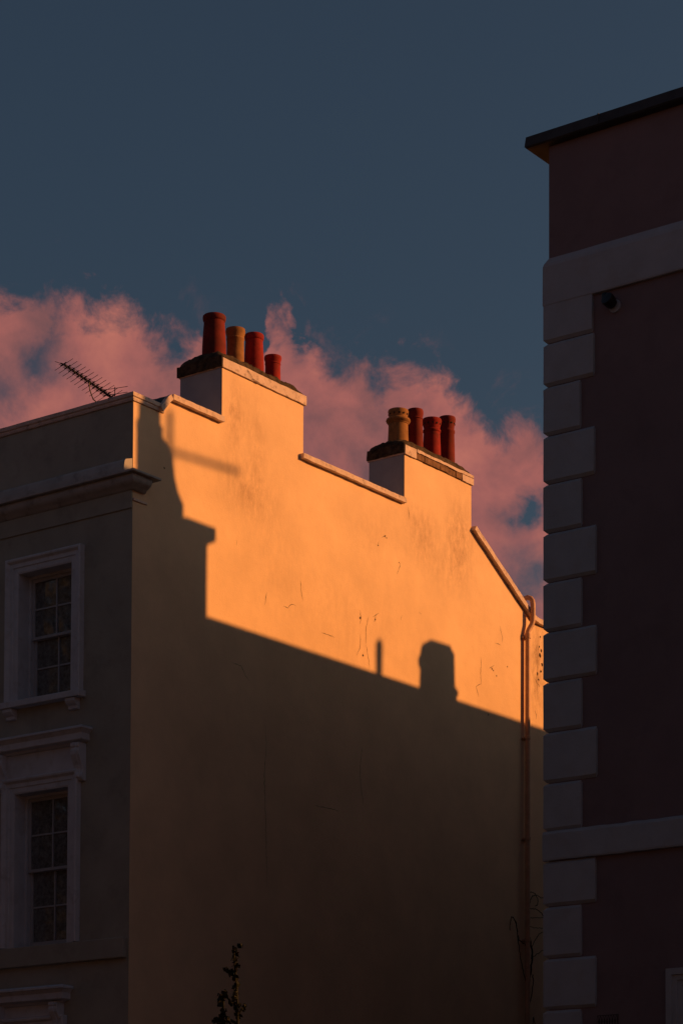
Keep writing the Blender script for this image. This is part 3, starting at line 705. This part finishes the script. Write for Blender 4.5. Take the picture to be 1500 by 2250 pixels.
vine([(9.57, 7.46), (9.72, 7.5), (9.85, 7.46), (10.05, 7.44)], .006)
vine([(9.58, 7.2), (9.75, 7.23), (9.95, 7.2), (10.1, 7.1)], .007)
vine([(9.58, 7.05), (9.75, 7.08), (10.1, 7.12)], .006)
vine([(9.60, 6.95), (9.75, 6.92), (10.1, 6.95)], .005)
vine([(9.68, 6.55), (9.78, 6.72), (9.95, 6.85), (10.1, 6.9)], .006)
vine([(9.66, 6.4), (9.85, 6.5), (10.1, 6.6)], .006)
vine([(9.60, 5.6), (9.68, 5.8), (9.73, 6.0), (9.72, 6.15)], .008)
vine([(9.62, 5.0), (9.70, 5.25), (9.74, 5.45), (9.80, 5.3)], .006)

bed = tag(MB().box(-18.2, -15.9, -17.2, -12.2, .0, .22).build('planting_bed', 'soil', cut=.3, rough=.03), kind='structure')
def weed(base, top, name, label, n, side):
    t = thing(name, label, 'plant', base, 'tall flowering weeds in the near bed'); K = Kit(t)
    base, top = Vector(base), Vector(top); rnd = random.Random(int(top.z*1000))
    ln = top-base; pts = [base+ln*(i/14)+Vector((rnd.uniform(-.008, .008), rnd.uniform(-.008, .008), 0)) for i in range(15)]
    st = K(MB().tube(pts, [.013-.009*i/14 for i in range(15)], 8), 'stem', 'stem', smooth=True)
    def bud(mb, c, r):
        for _ in range(9):
            d = Vector((rnd.gauss(0, 1), rnd.gauss(0, 1), rnd.gauss(0, 1))).normalized(); e = d.orthogonal().normalized(); f = d.cross(e); q = c+d*r*rnd.uniform(.2, .9)
            mb.quad(q-e*r*.6, q+f*r*.5, q+e*r*.6, q-f*r*.5)
    mb = MB()
    for i in range(16): bud(mb, top-Vector((0, 0, .018*i))+Vector((rnd.uniform(-.012, .012), rnd.uniform(-.012, .012), 0)), .017)
    K(mb, 'flower_spike', 'stem', st)
    # side shoots as seen against the wall
    for h, a, L, r in side:
        p = base+ln*h; d = (RX*a+Vector((0, 0, .65))).normalized()
        K(MB().tube([p, p+d*L*.5-Vector((0, 0, .008)), p+d*L], [.005, .004, .003], 6), 'shoot', 'stem', st)
        mb = MB()
        for k in range(4): bud(mb, p+d*L+Vector((rnd.uniform(-.012, .012), rnd.uniform(-.012, .012), rnd.uniform(-.012, .012))), r)
        K(mb, 'bud', 'stem', st)
    mb = MB()
    for i in range(n):
        h = rnd.uniform(.1, .97); p = base+ln*h; a = rnd.uniform(0, 6.28); d = Vector((math.cos(a), math.sin(a), rnd.uniform(-.1, .6))); L = (.25*(1-h)+.025)
        e = d.cross(Vector((0, 0, 1))).normalized()*L*.22
        mb.quad(p, p+d*L*.5+e, p+d*L, p+d*L*.5-e)
    K(mb, 'foliage', 'stem', st)
    return t
weed((-16.22, -15.13, .2), (-16.261, -15.105, 2.755), 'tall_weed', 'taller dark flowering weed silhouetted low against the shaded gable', 60,
     [(.955, -.9, .05, .012), (.915, -.8, .055, .014), (.90, .7, .035, .012), (.88, -.7, .05, .013), (.80, .8, .045, .013), (.775, -1.0, .075, .016), (.77, .6, .05, .012), (.72, .9, .06, .014), (.7, -.8, .07, .015), (.66, .8, .08, .015)])
weed((-16.27, -15.06, .2), (-16.285, -15.064, 2.565), 'tall_weed', 'shorter dark flowering weed just left of the taller one', 50,
     [(.95, -.6, .03, .013), (.9, .5, .03, .012), (.85, -.8, .05, .013), (.8, .6, .05, .013)])

# ------------------------------------------------------------------ unseen houses added to cut ambient light: rear mews and the terrace opposite
MH = thing('added_mews_house', 'unseen low brick mews house added to block light at the far end of the gap', 'house', (17, -1, 0)); K = Kit(MH)
K(wall_yz(MB(), 17, -5.5, 6, 0, 8.6, [(-4.2, -3.2, 1, 2.6), (-1.2, -.2, 1, 2.6), (-4.2, -3.2, 4.4, 6), (-1.2, -.2, 4.4, 6)], .2), 'front_wall', 'stock')
K(MB().box(17.205, 24, -5.5, 6, 0, 8.6), 'house_core', 'stock'); K(MB().box(16.95, 24.05, -5.55, 6.05, 8.602, 8.75), 'roof', 'slate')
for y in (-4.2, -1.2):
    for z in (1, 4.4):
        w = K(MB().box(17.1, 17.15, y+.01, y+.06, z, z+1.6).box(17.1, 17.15, y+.94, y+.99, z, z+1.6).box(17.1, 17.15, y+.06, y+.94, z+.78, z+.83), 'window', 'trim')
        K(MB().quad((17.13, y+.06, z), (17.13, y+.94, z), (17.13, y+.94, z+1.6), (17.13, y+.06, z+1.6)), 'pane', 'glass', w)
nth = ['first', 'second', 'third', 'fourth', 'fifth', 'sixth', 'seventh', 'eighth', 'ninth', 'tenth', 'eleventh', 'twelfth']
for i in range(12):
    yb = -46+i*8.6
    T = thing('added_terrace_house', 'unseen dark brick terrace house added across the street, %s from the south end' % nth[i], 'house', (-33, yb, 0), 'unseen dark brick terrace added across the street'); K = Kit(T)
    hs = [(yb+a, yb+a+1.1, z, z+h) for a in (1.2, 3.7, 6.2) for z, h in ((1.6, 2.1), (5.2, 2.2), (8.6, 1.9), (11.8, 1.5))]
    ys = MB(); wall_yz(ys, 33, yb+.01, yb+8.58, 0, 15.2, hs, .2); ys.v = [(-33-(x-33), y, z) for x, y, z in ys.v]
    K(ys, 'front_wall', 'stock'); K(MB().box(-43, -33.21, yb+.01, yb+8.58, 0, 15.), 'house_core', 'stock'); K(MB().box(-43, -32.85, yb+.01, yb+8.58, 15.21, 15.4), 'parapet_coping', 'slate')
    for a, b, c, d in hs:
        w = K(MB().box(-33.13, -33.09, a+.01, a+.07, c, d).box(-33.13, -33.09, b-.07, b-.01, c, d).box(-33.13, -33.09, a+.07, b-.07, (c+d)/2-.03, (c+d)/2+.03), 'window', 'trim')
        K(MB().quad((-33.12, a+.07, c), (-33.12, b-.07, c), (-33.12, b-.07, d), (-33.12, a+.07, d)), 'pane', 'glass', w)

# ------------------------------------------------------------------ street trees on the near side: northern ones seen in the panes, southern pair added to block skylight
def tree_mesh(seed):
    rnd = random.Random(seed); tr = MB(); tips = []
    tr.tube([(0, 0, 0), (.05, .02, 2), (.0, .1, 4.5), (.1, 0, 6.5)], [.36, .28, .25, .2], 12)
    for i in range(9):
        a = i*2.4+rnd.uniform(-.3, .3); z = 4.2+i*.32; L = rnd.uniform(3.2, 5.2)
        p = [Vector((.05, .05, z))]
        d = Vector((math.cos(a), math.sin(a), rnd.uniform(.7, 1.6))).normalized()
        for k in range(5): p.append(p[-1]+d*L/4); d = (d+Vector((rnd.gauss(0, .18), rnd.gauss(0, .18), .12))).normalized()
        tr.tube(p, [.13, .10, .075, .05, .03, .012], 7); tips += p[2:]
        for q in p[2:]:
            for _ in range(2):
                e = Vector((rnd.gauss(0, 1), rnd.gauss(0, 1), rnd.uniform(-.2, 1))).normalized()*rnd.uniform(.8, 1.6)
                tr.tube([q, q+e*.5, q+e], [.035, .02, .006], 5); tips.append(q+e)
    lf = MB()
    for _ in range(26000):
        c = rnd.choice(tips)+Vector((rnd.gauss(0, .55), rnd.gauss(0, .55), rnd.gauss(0, .5)))
        d = Vector((rnd.gauss(0, 1), rnd.gauss(0, 1), rnd.gauss(0, .7))).normalized(); e = d.orthogonal().normalized(); s = rnd.uniform(.06, .11)
        e = (e*math.cos(1.)+d.cross(e)*math.sin(rnd.uniform(0, 6))).normalized()
        lf.quad(c-d*s, c+e*s*.7, c+d*s, c-e*s*.7)
    return tr, lf
spots = [(-19.5, 3., 1.3), (-18.6, 11.5, 1.5), (-19.8, 19., 1.55), (-18.8, 27., 1.5), (-19.4, 35., 1.4), (-19.2, -33., 1.5), (-18.8, -42., 1.45)]
words = ['first north of the camera', 'second north of the camera', 'third north of the camera', 'fourth north of the camera', 'fifth north of the camera', 'first south of the camera, added unseen', 'second south of the camera, added unseen']
tr, lf = tree_mesh(5)
for i, (x, y, s) in enumerate(spots):
    t = thing('plane_tree', 'leafy plane tree on the near pavement, ' + words[i], 'tree', (x, y, .1), 'street trees on the near pavement')
    if i == 0:
        a = tr.build('trunk', 'bark', t, smooth=True); b = lf.build('crown', 'leaf', t)
    else:
        a2 = a.copy(); b2 = b.copy(); col.objects.link(a2); col.objects.link(b2); a2.parent = t; b2.parent = t
    t.scale = (s, s, s); t.rotation_euler.z = i*1.3
